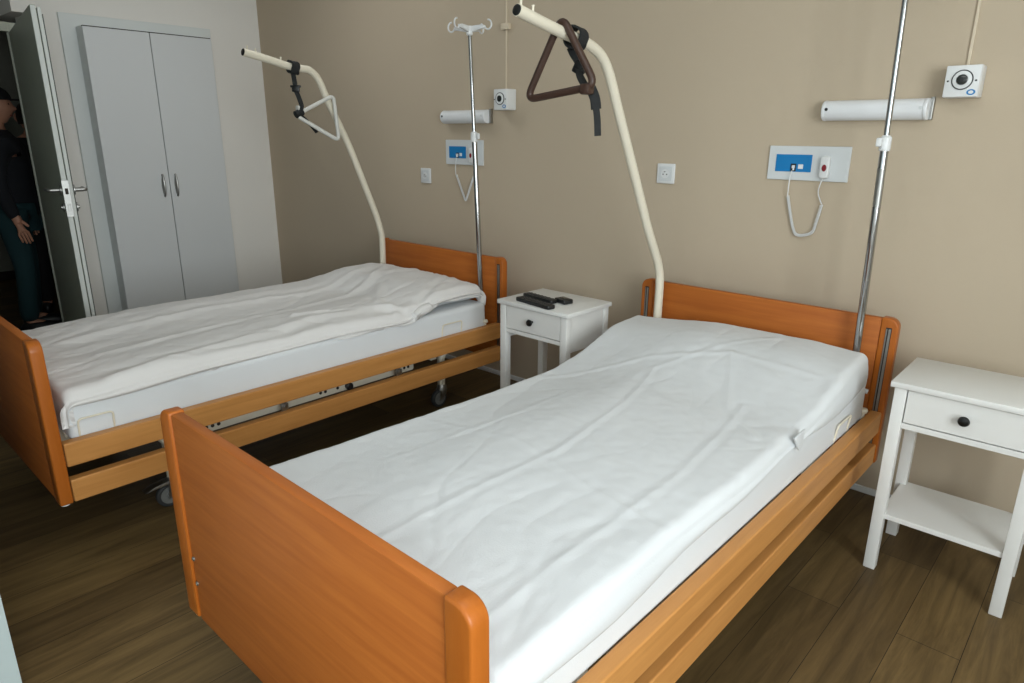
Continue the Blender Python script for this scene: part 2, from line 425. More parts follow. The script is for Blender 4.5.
# side rails
RX = W / 2 - .024
for s in (-1, 1):
    for z0, z1 in ((.360, .445), (.230, .312)):
        m = MB(); m.box(s * RX - .020, s * RX + .020, -L + PD + .003, -.004, z0, z1, .005, 3)
        m.build('side_rail', M['rail_wood'], bed, 0)
    for y in (-1.31, -.70):
        m = MB()
        m.box(s * (RX - .016) - .006, s * (RX - .016) + .006, y - .012, y + .012, .305, .366, .002)
        m.box(s * (RX - .008) - .004, s * (RX - .008) + .004, y - .016, y + .016, .318, .345, .002)
        m.lathe([(.005, 0), (.005, .003), (0, .004)], (s * (RX - .004), y, .333), (s, 0, 0), 10)
        m.build('rail_bracket', M['steel'], bed)
    # cream side beam with its row of holes
    bx = s * .440
    m = MB(); m.prism(round_poly([(-1.64, .295, 0), (-.56, .295, 0), (-.56, .335, 0), (-1.64, .335, 0)], .012, 4) and
                      [(p.x, p.y) for p in round_poly([(-1.64, .295, 0), (-.56, .295, 0), (-.56, .335, 0), (-1.64, .335, 0)], .012, 4)],
                      'x', bx - .012, bx + .012, .002)
    bm_ = m.build('frame_beam', M['beige_metal'], bed, 30)
    for y in (-1.62, -1.595, -1.57, -1.10, -1.075, -1.01, -.62, -.595):
        m = MB(); m.lathe([(.0075, 0), (.0075, .0015), (0, .0015)], (bx + s * .012, y, .318), (s, 0, 0), 12)
        m.build('beam_hole', M['dark'], bm_)
    m = MB(); m.lathe([(.016, 0), (.018, .008), (.018, .020), (.013, .024), (0, .024)], (bx + s * .012, -.955, .315), (s, 0, 0), 16)
    m.build('frame_knob', M['black'], bm_)
    # side tube carrying the deck
    m = MB(); m.box(s * .425 - .015, s * .425 + .015, -L + .07, -.045, .375, .41, .004)
    m.build('deck_tube', M['beige_metal'], bed, 30)
    # legs with castors
    for y in (-.305, -1.745):
        dirn = 1 if y > -1 else -1
        xl = s * .372
        m = MB(); m.tube(smooth_path([(xl, y, .118), (xl, y, .25), (xl, y + .01 * dirn, .29), (xl, y + .05 * dirn, .335), (xl, y + .12 * dirn, .352)], 5), .021, 14)
        lg = m.build('leg', M['beige_metal'], bed)
        m = MB(); m.lathe([(.012, -.05), (.024, -.05), (.028, -.03), (.026, 0), (.018, .012)], (xl, y, .118), 'z', 18)
        for q in (-1, 1):
            m.prism([(y - .024, .10), (y + .024, .10), (y + .012 - .022, .045), (y - .022 - .010, .045)], 'x', xl + q * .020 - .0015, xl + q * .020 + .0015)
        m.build('caster_fork', M['steel'], lg)
        m = MB(); cyw = y - .022
        m.lathe([(.030, -.010), (.044, -.012), (.050, -.008), (.050, .008), (.044, .012), (.030, .010)], (xl, cyw, .050), 'x', 28)
        m.build('caster_wheel', M['rubber'], lg)
        m = MB(); m.lathe([(0, -.016), (.012, -.016), (.014, -.012), (.036, -.011), (.036, .011), (.014, .012), (.012, .016), (0, .016)], (xl, cyw, .050), 'x', 24)
        m.build('wheel_hub', M['wheelgrey'], lg)
        if dirn < 0:
            m = MB()
            pp = [(y + .01, .112), (y - .02, .117), (y - .08, .108), (y - .115, .094), (y - .08, .097), (y + .01, .100)]
            m.prism(pp, 'x', xl - .022, xl + .022, .003); m.build('brake_pedal', M['steel'], lg, 30)
# deck, cross members and head corner hardware
m = MB()
for i in range(14):
    y = -.12 - i * .148
    m.box(-.43, .43, y - .045, y + .045, .425, .437, .003)
m.build('deck_slats', M['beige_metal'], bed, 30)
for y in (-.40, -1.72):
    m = MB(); m.box(-.425, .425, y - .02, y + .02, .30, .345, .004); m.build('cross_beam', M['beige_metal'], bed, 30)
for y in (-.05, -L + .075):
    m = MB(); m.box(-.50, .50, y - .017, y + .017, .394, .424, .004); m.build('cross_beam', M['beige_metal'], bed, 30)
m = MB(); m.box(-.06, .06, -1.45, -.75, .25, .34, .012); m.tube([(0, -.75, .31), (0, -.45, .325)], .018, 12)
m.build('lift_motor', M['rubber'], bed, 30)
for s in (-1, 1):
    m = MB(); m.tube([(s * .423, -.048, .33), (s * .423, -.048, .47)], .0235, 16, caps=True)
    m.build('pole_socket', M['beige_metal'], bed)
    for q, z, xk in ((-.115, .452, .470), (-.085, .450, .495)):
        m = MB(); m.lathe([(.006, -.03), (.006, .004), (.013, .006), (.016, .014), (.013, .022), (0, .024)], (s * xk, q, z), 'z', 14)
        m.build('clamp_knob', M['beige_metal'], bed)
    for y0, y1 in ((-.40, -.265), (-2.06, -1.95)):
        m = MB(); xx = s * .5025
        m.tube(round_poly([(s * .490, y0, .42), (xx, y0, .505), (xx, y1, .505), (s * .490, y1, .42)], .014, 4, False), .0035, 8)
        m.build('mattress_loop', M['beige_metal'], bed)

bed2 = copy_tree(bed)
bed2.location = (-3.0325, -.278, 0)
for ch in bed.children:
    if ch.name.startswith('leg'):
        cx = sum(v.co.x for v in ch.data.vertices) / len(ch.data.vertices); cyy = sum(v.co.y for v in ch.data.vertices) / len(ch.data.vertices)
        if cx > 0 and cyy > -1: ch.location = (.040, -.050, 0)
tag(bed, 'beech hospital bed with cream frame standing between the two white bedside tables', 'bed', 'beech hospital beds')
tag(bed2, 'beech hospital bed nearest the wardrobe and the open door', 'bed', 'beech hospital beds')

# ------------------------------------------------------------------ mattresses
def mattress(name, x0, x1, y0, y1, z0, z1, label, seed, tilt=0.0):
    m = MB(); m.box(x0, x1, y0, y1, z0, z1)
    bmesh.ops.bevel(m.bm, geom=[e for e in m.bm.edges if max(v.co.z for v in e.verts) > (z0 + z1) / 2], offset=.028, segments=4, affect='EDGES', profile=.6)
    bmesh.ops.subdivide_edges(m.bm, edges=[e for e in m.bm.edges if e.calc_length() > .3], cuts=60, use_grid_fill=True)
    for v in m.bm.verts:
        p = v.co
        p.z += tilt * max(0, min(1, (p.x - x0) / (x1 - x0))) * (p.z - z0) / (z1 - z0)
        side = max(ss(.03, 0, abs(p.x - x0)), ss(.03, 0, abs(p.x - x1)))
        k = noise.noise(Vector((seed, p.y * 14, p.z * 9))) * .0025 + noise.noise(Vector((seed + 3, p.y * 40, p.z * 4))) * .0018
        nearend = ss(.35, 0, min(abs(p.y - y0), abs(p.y - y1)))
        k += nearend * .003 * noise.noise(Vector((seed + 9, p.y * 45 + p.z * 14, p.z * 6)))
        k *= side * ss(z0, z0 + .03, p.z)
        p.x += k if p.x > (x0 + x1) / 2 else -k
    o = m.build(name, M['sheet'], None, 60)
    return tag(o, label, 'mattress')
mattress('mattress', -1.600, -.6255, -2.285, -.280, .4385, .518, 'mattress in a fitted white sheet lying on the bed between the white bedside tables', 1.3, .056)
mattress('mattress', -3.515, -2.538, -2.365, -.354, .4385, .570, 'mattress in a fitted white sheet lying on the bed nearest the wardrobe', 8.1)

# ------------------------------------------------------------------ pillows
def pillow(cx, cy_, z, lx, ly, h, label, seed):
    m = MB(); bm = m.bm
    n = 36; grid = {}
    for side in (1, -1):
        for i in range(n + 1):
            for j in range(n + 1):
                u = i / n * 2 - 1; v = j / n * 2 - 1
                edge = (abs(u) == 1 or abs(v) == 1)
                if side == -1 and edge: grid[(side, i, j)] = grid[(1, i, j)]; continue
                pin = 1 - .06 * (abs(u) ** 2) * (1 - abs(v)) * 0
                f = (max(0, 1 - abs(u) ** 2.6) * max(0, 1 - abs(v) ** 2.6)) ** .42
                x = u * lx / 2 * (1 - .045 * (1 - v * v)); y = v * ly / 2 * (1 - .05 * (1 - u * u))
                zz = side * h / 2 * f
                if side < 0: zz = max(zz, -h * .42)
                w = .004 * noise.noise(Vector((x * 12, y * 12, seed + side))) * (f > 0)
                grid[(side, i, j)] = bm.verts.new((cx + x, cy_ + y, z + zz + w))
    for side in (1, -1):
        for i in range(n):
            for j in range(n):
                q = [grid[(side, i, j)], grid[(side, i + 1, j)], grid[(side, i + 1, j + 1)], grid[(side, i, j + 1)]]
                try: bm.faces.new(q if side > 0 else q[::-1])
                except ValueError: pass
    o = m.build('pillow', M['sheet'], None, 80)
    return tag(o, label, 'pillow')
pillow(-3.03, -.590, .606, .968, .42, .066, 'white pillow tucked under the duvet of the bed nearest the wardrobe', 2.0)

# ------------------------------------------------------------------ duvets
def duvet(name, xl, xr, y0, y1, H, zl, zr, wrinkle, th, mat, bulge=.0, r=.035, nt=170, nv=310, ends=(.10, .07)):
    m = MB(); bm = m.bm
    nh, na = 12, 7
    rows = []
    ys = [(y0 + (y1 - y0) * j / nv, 0.0) for j in range(nv + 1)]
    fr = .03
    pre = []
    for k in range(5, 0, -1): pre.append((y0 - fr, fr + ends[0] * k / 5))
    for k in range(6, 0, -1):
        a = PI / 2 * k / 6; pre.append((y0 - fr * math.sin(a), fr * (1 - math.cos(a))))
    post = []
    for k in range(1, 7):
        a = PI / 2 * k / 6; post.append((y1 + fr * math.sin(a), fr * (1 - math.cos(a))))
    for k in range(1, 5): post.append((y1 + fr, fr + ends[1] * k / 4))
    for (y, off) in pre + ys + post:
        row = []
        yy = min(max(y, y0), y1)
        xl_ = xl(yy) + off * .12; xr_ = xr(yy) - off * .12
        HL = H(xl_ + r, yy); HR = H(xr_ - r, yy); ZL = zl(yy); ZR = zr(yy)
        prof = []
        for k in range(nh):      # left hang bottom -> top
            t = k / nh
            prof.append((xl_ - bulge * math.sin(PI * t) , ZL + (HL - r - ZL) * t))
        for k in range(na):
            a = PI / 2 * k / na
            prof.append((xl_ + r - r * math.cos(a), HL - r + r * math.sin(a)))
        for k in range(nt + 1):
            x = xl_ + r + (xr_ - xl_ - 2 * r) * k / nt
            prof.append((x, H(x, yy)))
        for k in range(1, na + 1):
            a = PI / 2 * k / na
            prof.append((xr_ - r + r * math.sin(a), HR - r + r * math.cos(a)))
        for k in range(1, nh + 1):
            t = k / nh
            prof.append((xr_ + bulge * math.sin(PI * t), HR - r + (ZR - HR + r) * t))
        lo = min(ZL, ZR)
        for (x, z) in prof:
            zz = z - off * min(1, max(0, (z - lo + .02) / .06))
            row.append(bm.verts.new((x, y, zz)))
        rows.append(row)
    for A, B in zip(rows, rows[1:]):
        for k in range(len(A) - 1): bm.faces.new((A[k], A[k + 1], B[k + 1], B[k]))
    bm.normal_update()
    c = sum((f.normal.z for f in bm.faces))
    if c < 0: bmesh.ops.reverse_faces(bm, faces=bm.faces)
    bm.normal_update()
    disp = [(v, v.normal.copy() * wrinkle(v.co) * (.15 + .85 * max(0, v.normal.z)) * (1 if y0 - .01 < v.co.y < y1 + .01 else .2)) for v in bm.verts]
    for v, d in disp: v.co += d
    o = m.build(name, mat, None, 80, recalc=False)
    so = o.modifiers.new('thickness', 'SOLIDIFY'); so.thickness = th; so.offset = -1
    return o

def polyline_dist(p, pts):
    best = 9; q = Vector((p.x, p.y))
    for a, b in zip(pts, pts[1:]):
        a = Vector(a); b = Vector(b); ab = b - a
        t = max(0, min(1, (q - a).dot(ab) / ab.length_squared))
        best = min(best, (q - a - ab * t).length)
    return best
def ridge(d, w): return math.exp(-(d / w) ** 2)

# bed between the bedside tables: flat, tight, ironed creases
def H1(x, y):
    z = .602 - .032 * ss(-1.15, -1.60, x)
    z -= .020 * ridge(y + 1.12, .38) * ss(-1.2, -1.55, x)
    z += .022 * ss(-.75, -.45, y) * ss(-1.25, -1.6, x) + .010 * ss(-.8, -.4, y)
    ph = ss(-.98, -.46, y) * (.055 + .032 * ss(-1.66, -1.22, x)) * (1 - .10 * ss(-.85, -.66, x))
    z += ph
    z -= .016 * ss(-1.95, -2.24, y) * ss(-1.5, -1.2, x) - .010 * ss(-1.9, -2.2, y) * ss(-1.3, -1.6, x)
    z -= .012 * ss(-1.7, -1.2, y) * ss(-1.0, -.85, -(-y)) * 0
    return z
CR1 = [[(-.742, -2.26), (-.748, -1.9), (-.752, -1.48), (-.79, -1.15), (-.83, -.9)],
       [(-1.10, -2.25), (-1.09, -2.0), (-1.07, -1.56), (-1.14, -1.1), (-1.22, -.80)],
       [(-1.40, -1.9), (-1.37, -1.5), (-1.36, -1.1)],
       [(-1.58, -1.02), (-1.30, -.74), (-1.02, -.60), (-.70, -.62)],
       [(-1.02, -.60), (-.86, -.95), (-.70, -1.1)],
       [(-1.22, -.80), (-1.05, -.52), (-.92, -.34)],
       [(-1.6, -1.62), (-1.2, -1.58), (-.9, -1.66), (-.66, -1.70)]]
CW1 = [(.0014, .008), (.0014, .008), (.0008, .008), (.0018, .014), (.0013, .010), (.0012, .010), (.0010, .008)]
def wr1(p):
    w = .0035 * noise.noise(Vector((p.x * 3.2, p.y * 2.2, 3.1)))
    q = p + .03 * Vector((noise.noise(p * 5), noise.noise(p * 5 + Vector((7, 0, 0))), 0))
    w += .0017 * noise.noise(Vector((q.x * 13, q.y * 5.0, 9.2))) + .0018 * noise.noise(Vector((q.x * 9 + q.y * 16, q.y * 4, 4.4)))
    for pts, (a, wd_) in zip(CR1, CW1):
        d = polyline_dist(p, pts)
        if d < .08: w += a * (ridge(d, wd_) - .5 * ridge(d - .025, wd_ * 1.3))
    rn = noise.noise(Vector((q.x * 3.0 + q.y * .9, q.y * 1.5 - q.x * .6, 5.5)))
    w -= .0017 * max(0, 1 - abs(rn) * 11) ** 1.5
    rn = noise.noise(Vector((q.x * 6.0 - q.y * 1.2, q.y * 2.6 + q.x * 1.5, 1.5)))
    w -= .0009 * max(0, 1 - abs(rn) * 8) ** 1.5
    w += .0010 * noise.noise(p * 30)
    return w
dv1 = duvet('duvet', lambda y: -1.622 + .006 * math.sin(y * 7), lambda y: -.622 + .004 * math.sin(y * 9 + 1) - .008 * ss(-.5, -.25, y),
            -2.235, -.315, H1,
            lambda y: .495, lambda y: .506 + .050 * ss(-2.0, -.95, y) + .004 * math.sin(y * 11),
            wr1, .014, M['sheet'], .006, .030, ends=(.10, .025))
tag(dv1, 'smooth white duvet spread flat over the bed between the white bedside tables', 'duvet')
m = MB()
m.prism([(-1.035, .606), (-.955, .612), (-.962, .560), (-.985, .552)], 'x', -.617, -.611, .002)
ct = m.build('corner_tab', M['sheet'], dv1, 30)

# bed by the wardrobe: puffier, rumpled, pillow showing as a hump
def H2(x, y):
    z = .632
    k = ss(-.92, -.64, y)
    z += k * (.060 * ss(-3.57, -3.42, x) - .010 * ss(-2.95, -2.55, x))
    z -= .020 * ss(-.50, -.335, y)
    z -= .012 * ss(-1.9, -2.36, y)
    z += .012 * math.sin((x + 3.0) * 9 + y * .8) * (1 - k) * ss(-2.4, -1.9, y)
    z -= .012 * ss(-2.80, -2.58, x) * (1 - k)
    z -= .012 * ss(-3.3, -3.52, x)
    return z
CR2 = [[(-2.56, -2.2), (-2.64, -1.7), (-2.70, -1.3), (-2.66, -1.0), (-2.57, -.84)],
       [(-3.24, -.50), (-3.08, -.72), (-2.97, -1.12), (-2.92, -1.6), (-2.86, -2.15)],
       [(-3.30, -.55), (-3.22, -1.0), (-3.22, -1.6), (-3.15, -2.2)],
       [(-2.80, -.38), (-2.68, -.60), (-2.56, -.80)],
       [(-2.56, -.88), (-2.68, -1.0), (-2.80, -1.35)],
       [(-2.56, -.95), (-2.75, -.92), (-2.95, -.75)]]
CW2 = [(.010, .035), (.007, .03), (.006, .03), (-.006, .02), (.008, .022), (.006, .022)]
def wr2(p):
    w = .009 * noise.noise(Vector((p.x * 4.2, p.y * 1.8, 1.7)))
    q = p + .05 * Vector((noise.noise(p * 4), noise.noise(p * 4 + Vector((7, 0, 0))), 0))
    w += .0055 * noise.noise(Vector((q.x * 12, q.y * 3.4, 2.2))) + .003 * noise.noise(Vector((q.x * 18 + q.y * 7, q.y * 5, 6.4)))
    for pts, (a, wd_) in zip(CR2, CW2):
        d = polyline_dist(p, pts)
        if d < .12: w += a * (ridge(d, wd_) - .4 * ridge(d - .04, wd_ * 1.2))
    rn = noise.noise(Vector((q.x * 4.0 + q.y * .7, q.y * 1.6 - q.x * .9, 3.5)))
    w -= .0040 * max(0, 1 - abs(rn) * 9) ** 1.5
    rn = noise.noise(Vector((q.x * 8.0 - q.y * 2.2, q.y * 3.4 + q.x * 2.5, 7.5)))
    w -= .0022 * max(0, 1 - abs(rn) * 7) ** 1.5
    w += .0018 * noise.noise(p * 26)
    return w
dv2 = duvet('duvet', lambda y: -3.545 + .006 * math.sin(y * 6), lambda y: -2.540 + .010 * math.sin(y * 5.2) - .015 * ss(-.95, -.8, y),
            -2.335, -.388, H2,
            lambda y: .52, lambda y: .556 + .010 * ss(-2.2, -1.4, y) + .005 * math.sin(y * 9) + .050 * ss(-.92, -.78, y),
            wr2, .020, M['sheet_warm'], .012, .040, ends=(.05, .045))
tag(dv2, 'rumpled white duvet humped over a pillow on the bed nearest the wardrobe', 'duvet')

# ------------------------------------------------------------------ lifting poles
def lifting_pole(base, pts, pegs, label):
    b = Vector(base); root = empty('lifting_pole', base)
    m = MB(); path = smooth_path([Vector(p) - b for p in pts], 7)
    m.tube(path, .0188, 18)
    t = m.build('pole_tube', M['beige_metal'], root, 50)
    end = path[-1]; d = (path[-1] - path[-4]).normalized()
    m = MB(); m.lathe([(.0168, -.004), (.0168, .0025), (.014, .004), (0, .004)], end, d, 18)
    m.build('end_cap', M['black'], root)
    for p in pegs:
        q = Vector(p) - b
        m = MB(); m.lathe([(.004, -.016), (.004, .008), (.0055, .009), (.0055, .012), (0, .013)], q, (0, 0, 1), 10)
        m.build('peg', M['beige_metal'], root)
    return tag(root, label, 'lifting pole', 'bed lifting poles')
PR = [(-1.543, -.250, .47), (-1.543, -.248, .64), (-1.543, -.248, .80), (-1.545, -.262, .88), (-1.545, -.304, .954), (-1.545, -.384, 1.078), (-1.545, -.517, 1.315), (-1.545, -.651, 1.551),
      (-1.545, -.684, 1.612), (-1.545, -.721, 1.671), (-1.545, -.760, 1.710), (-1.545, -.800, 1.731), (-1.545, -.852, 1.746), (-1.545, -.921, 1.757), (-1.545, -1.055, 1.779), (-1.545, -1.215, 1.809)]
lifting_pole((-1.543, -.25, .47), PR, [(-1.545, -1.197, 1.832), (-1.545, -1.14, 1.820)],
             'cream lifting pole on the bed between the white bedside tables, carrying the brown handle')
PL = [(-3.475, -.331, .49), (-3.475, -.331, .668), (-3.475, -.330, .82), (-3.475, -.341, .882), (-3.475, -.366, .964), (-3.475, -.440, 1.150), (-3.475, -.525, 1.357),
      (-3.475, -.585, 1.480), (-3.475, -.652, 1.610), (-3.475, -.689, 1.697), (-3.475, -.717, 1.740), (-3.475, -.758, 1.768), (-3.475, -.800, 1.772), (-3.475, -.880, 1.780), (-3.475, -1.003, 1.806), (-3.475, -1.123, 1.828)]
lifting_pole((-3.475, -.331, .49), PL, [(-3.475, -1.100, 1.848), (-3.475, -1.055, 1.838), (-3.475, -.920, 1.810)],
             'cream lifting pole on the bed nearest the wardrobe, carrying the pale handle')

# hanging grab handles
def strap_parts(root, b, loop_c, loop_r, path, buckle, tail_from, wdirs):
    m = MB()
    loop = [(loop_c[0] + loop_r * math.cos(a) * 1.0, loop_c[1] + .004 * math.sin(3 * a), loop_c[2] + loop_r * math.sin(a)) for a in [2 * PI * k / 28 for k in range(29)]]
    m.ribbon([Vector(p) - b for p in loop], .044, .007, (0, 1, -.15))
    m.build('strap_loop', M['webbing'], root, 40)
    m = MB(); m.ribbon([Vector(p) - b for p in smooth_path(path, 6)], .024, .005, wdirs)
    m.build('strap', M['webbing'], root, 40)

b = Vector((-1.545, -.993, 1.57))
gh = empty('grab_handle', b)
tag(gh, 'dark brown triangular grab handle slung over a cream pole', 'grab handle')
m = MB(); tri = round_poly([(-1.545, -.993, 1.818), (-1.696, -.995, 1.560), (-1.398, -.992, 1.596)], .045, 7)
m.tube([Vector(p) - b for p in tri], .0128, 14, closed=True); m.build('handle_bar', M['brown'], gh, 60)
m = MB(); m.lathe([(.010, -.014), (.010, .014)], Vector((-1.432, -.993, 1.580)) - b, (0, 1, 0), 14)
m.box(-1.452 - b.x, -1.414 - b.x, -.018, .018, .000, .034, .006)
m.build('clip', M['brown'], gh, 40)
strap_parts(gh, b, (-1.543, -.918, 1.757), .034,
            [(-1.572, -.912, 1.730), (-1.556, -.915, 1.708), (-1.520, -.930, 1.675), (-1.490, -.960, 1.635), (-1.456, -.980, 1.605), (-1.430, -.993, 1.585)], None, None, (.8, .5, .3))
m = MB(); m.ribbon([Vector(p) - b for p in smooth_path([(-1.435, -.978, 1.60), (-1.420, -.976, 1.565), (-1.405, -.978, 1.530), (-1.392, -.985, 1.490), (-1.384, -.990, 1.440)], 5)], .022, .005, (.85, .5, 0))
m.build('strap_tail', M['webbing'], gh, 40)
m = MB(); m.ribbon([Vector(p) - b for p in smooth_path([(-1.44, -.970, 1.60), (-1.418, -.968, 1.56), (-1.408, -.972, 1.525)], 5)], .034, .006, (.85, .5, 0))
m.build('strap_pad', M['webbing'], gh, 40)
m = MB()
m.box(-.018, .018, -.010, .010, -.022, .022, .005, mat=Matrix.Translation(Vector((-1.512, -.938, 1.662)) - b) @ Matrix.Rotation(.5, 4, 'Y'))
m.box(-.024, .024, -.007, .007, -.006, .006, .003, mat=Matrix.Translation(Vector((-1.506, -.942, 1.655)) - b) @ Matrix.Rotation(.5, 4, 'Y'))
m.build('buckle', M['black'], gh, 40)

b = Vector((-3.454, -.857, 1.54))
gh = empty('grab_handle', b)
tag(gh, 'pale triangular grab handle strapped to the cream pole nearest the wardrobe', 'grab handle')
m = MB(); tri = round_poly([(-3.454, -.872, 1.534), (-3.456, -.628, 1.645), (-3.368, -.668, 1.402)], .035, 7)
m.tube([Vector(p) - b for p in tri], .0105, 14, closed=True); m.build('handle_bar', M['grey_tube'], gh, 60)
strap_parts(gh, b, (-3.475, -.852, 1.775), .030,
            [(-3.470, -.858, 1.744), (-3.464, -.858, 1.721), (-3.454, -.858, 1.661), (-3.446, -.850, 1.627), (-3.436, -.843, 1.580), (-3.440, -.856, 1.552)], None, None, (.7, .7, 0))
m = MB()
m.box(-.020, .020, -.008, .008, -.016, .016, .004, mat=Matrix.Translation(Vector((-3.455, -.858, 1.668)) - b) @ Matrix.Rotation(.8, 4, 'Z'))
m.box(-.028, .028, -.006, .006, -.006, .006, .003, mat=Matrix.Translation(Vector((-3.455, -.858, 1.680)) - b) @ Matrix.Rotation(.8, 4, 'Z'))
m.build('buckle', M['black'], gh, 40)
m = MB(); m.lathe([(.020, -.022), (.020, .022)], Vector((-3.453, -.852, 1.545)) - b, (0.0, .91, .41), 18)
m.build('clamp', M['webbing'], gh, 40)
m = MB(); m.box(-.016, .016, -.016, .016, .008, .036, .006, mat=Matrix.Translation(Vector((-3.456, -.845, 1.548)) - b))
m.build('clip', M['grey_tube'], gh, 40)
m = MB(); m.ribbon([Vector(p) - b for p in smooth_path([(-3.442, -.845, 1.53), (-3.434, -.813, 1.500), (-3.424, -.769, 1.446)], 5)], .020, .005, (.5, -.4, .8))
m.build('strap_tail', M['webbing'], gh, 40)

# ------------------------------------------------------------------ infusion stands
def infusion_stand(x, y, z0, zc, ztop, tx, label, with_sticker=True, lever=-1):
    root = empty('infusion_stand', (x, y, z0))
    def X(z): return tx * (z - z0) / (ztop - z0)
    m = MB(); m.tube([(0, 0, 0), (X(zc), 0, zc - z0)], .0138, 18); m.build('outer_tube', M['chrome'], root, 50)
    m = MB(); m.tube([(X(zc - .1), 0, zc - z0 - .1), (tx, 0, ztop - z0)], .0098, 16); m.build('inner_tube', M['chrome'], root, 50)
    m = MB(); zz = zc - z0
    m.lathe([(.016, -.026), (.0185, -.023), (.0185, .018), (.015, .022), (.011, .026)], (X(zc), 0, zz), 'z', 18)
    col_ = m.build('collar', M['white_plastic'], root)
    m = MB(); q = lever
    oy = .010 if q > 0 else 0
    m.tube([(X(zc), -.010 + oy, zz), (X(zc) + q * .020, -.022 + 2 * oy, zz)], .006, 10)
    qq = .013 if q < 0 else .034
    m.box(X(zc) + q * qq - .010, X(zc) + q * qq + .010, -.032 + 2 * oy, -.020 + 2 * oy, zz - .012, zz + .018, .005)
    m.build('clamp_lever', M['white_plastic'], col_, 40)
    if with_sticker:
        m = MB()
        for k in range(1):
            n = 10; zA, zB_ = zc - .215 - z0, zc - .085 - z0
            va = []
            for i in range(n + 1):
                a = math.radians(-150 + 120 * i / n)
                va.append((m.bm.verts.new((X(zA + z0) + .0142 * math.cos(a), .0142 * math.sin(a), zA)), m.bm.verts.new((X(zB_ + z0) + .0142 * math.cos(a), .0142 * math.sin(a), zB_))))
            for p, q in zip(va, va[1:]): m.bm.faces.new((p[0], q[0], q[1], p[1]))
        st = m.build('sticker', M['steel'], root)
    # hook cross
    zt = ztop - z0
    m = MB(); m.lathe([(.011, -.045), (.016, -.040), (.018, -.012), (.014, 0), (0, .002)], (tx, 0, zt), 'z', 18)
    hub = m.build('hook_hub', M['white_plastic'], root)
    for k in range(4):
        a = math.radians(12 + 90 * k); c, s = math.cos(a), math.sin(a)
        m = MB()
        pr = [(.006, -.032), (.03, -.026), (.070, -.018), (.092, -.016), (.092, -.002), (.070, .002), (.03, .000), (.006, -.002)]
        Mx = Matrix.Translation((tx, 0, zt)) @ Matrix.Rotation(a, 4, 'Z')
        m.prism(pr, 'y', -.007, .007, .002, mat=Mx)
        hk = [(.098, .0, -.008)]
        arc = [(.110 + .020 * math.cos(t), 0, .000 + .022 * math.sin(t)) for t in [math.radians(205 + 250 * i / 14) for i in range(15)]]
        m.tube([Mx @ Vector(p) for p in arc], .0042, 8)
        m.build('hook', M['white_plastic'], hub, 40)
    return tag(root, label, 'infusion stand', 'chrome infusion stands')
infusion_stand(-.684, -.258, .44, 1.422, 2.02, -.030, 'chrome infusion stand rising past the lamp beside the sliding white bedside table'.replace('sliding ', 'open-shelved '))
infusion_stand(-2.594, -.330, .46, 1.430, 1.960, -.076, 'chrome infusion stand with white hook cross on the bed nearest the wardrobe', False, 1)

# ------------------------------------------------------------------ bedside tables
NW, ND, NH = .4294, .3359, .6917
def bedside_table(loc, rz):
    root = empty('bedside_table', loc, rz)
    m = MB(); m.box(0, NW, 0, ND, NH - .020, NH, .003); m.build('top', M['night'], root, 30)
    for sx in (0, 1):
        for sy in (0, 1):
            w = .036
            x0 = .012 if sx == 0 else NW - .012 - w; y0 = .010 if sy == 0 else ND - .008 - w
            m = MB()
            m.box(x0, x0 + w, y0, y0 + w, 0, NH - .020, .002); m.build('leg', M['night'], root, 30)
    for sx in (0, 1):
        x0 = .016 if sx == 0 else NW - .032
        m = MB(); m.box(x0, x0 + .016, .046, ND - .044, .50, NH - .020, .001); m.build('side_panel', M['night'], root, 0)
    m = MB(); m.box(.048, NW - .048, ND - .030, ND - .016, .50, NH - .020, .001); m.build('back_panel', M['night'], root, 0)
    m = MB(); m.box(.048, NW - .048, .014, .040, .535, .554, .002); m.build('apron', M['night'], root, 0)
    m = MB()
    m.box(.0515, NW - .0515, .012, .028, .5585, NH - .024, .001)
    m.box(.056, NW - .056, .028, ND - .05, .559, .565)
    m.box(.056, .066, .028, ND - .05, .565, .65); m.box(NW - .066, NW - .056, .028, ND - .05, .565, .65)
    dr = m.build('drawer', M['night'], root, 0)
    m = MB(); m.lathe([(.006, 0), (.006, .012), (.014, .016), (.0165, .022), (.014, .028), (.006, .031), (0, .0315)], (NW / 2, .012, .615), '-y', 24)
    kn = m.build('knob', M['knob'], dr); kn['label'] = 'round black knob'
    m = MB(); m.box(.030, NW - .030, .018, ND - .012, .199, .217, .002); m.build('shelf', M['night'], root, 0)
    return root
nt1 = bedside_table((-.4918, -.5685, 0), .0078)
tag(nt1, 'white bedside table with open lower shelf, cleared top, beside the chrome stand', 'bedside table', 'white bedside tables')
nt2 = copy_tree(nt1)
nt2.location = (-2.192, -.6297, 0); nt2.rotation_euler = (0, 0, -.0068)
tag(nt2, 'white bedside table between the two beds with remote controls on top', 'bedside table', 'white bedside tables')

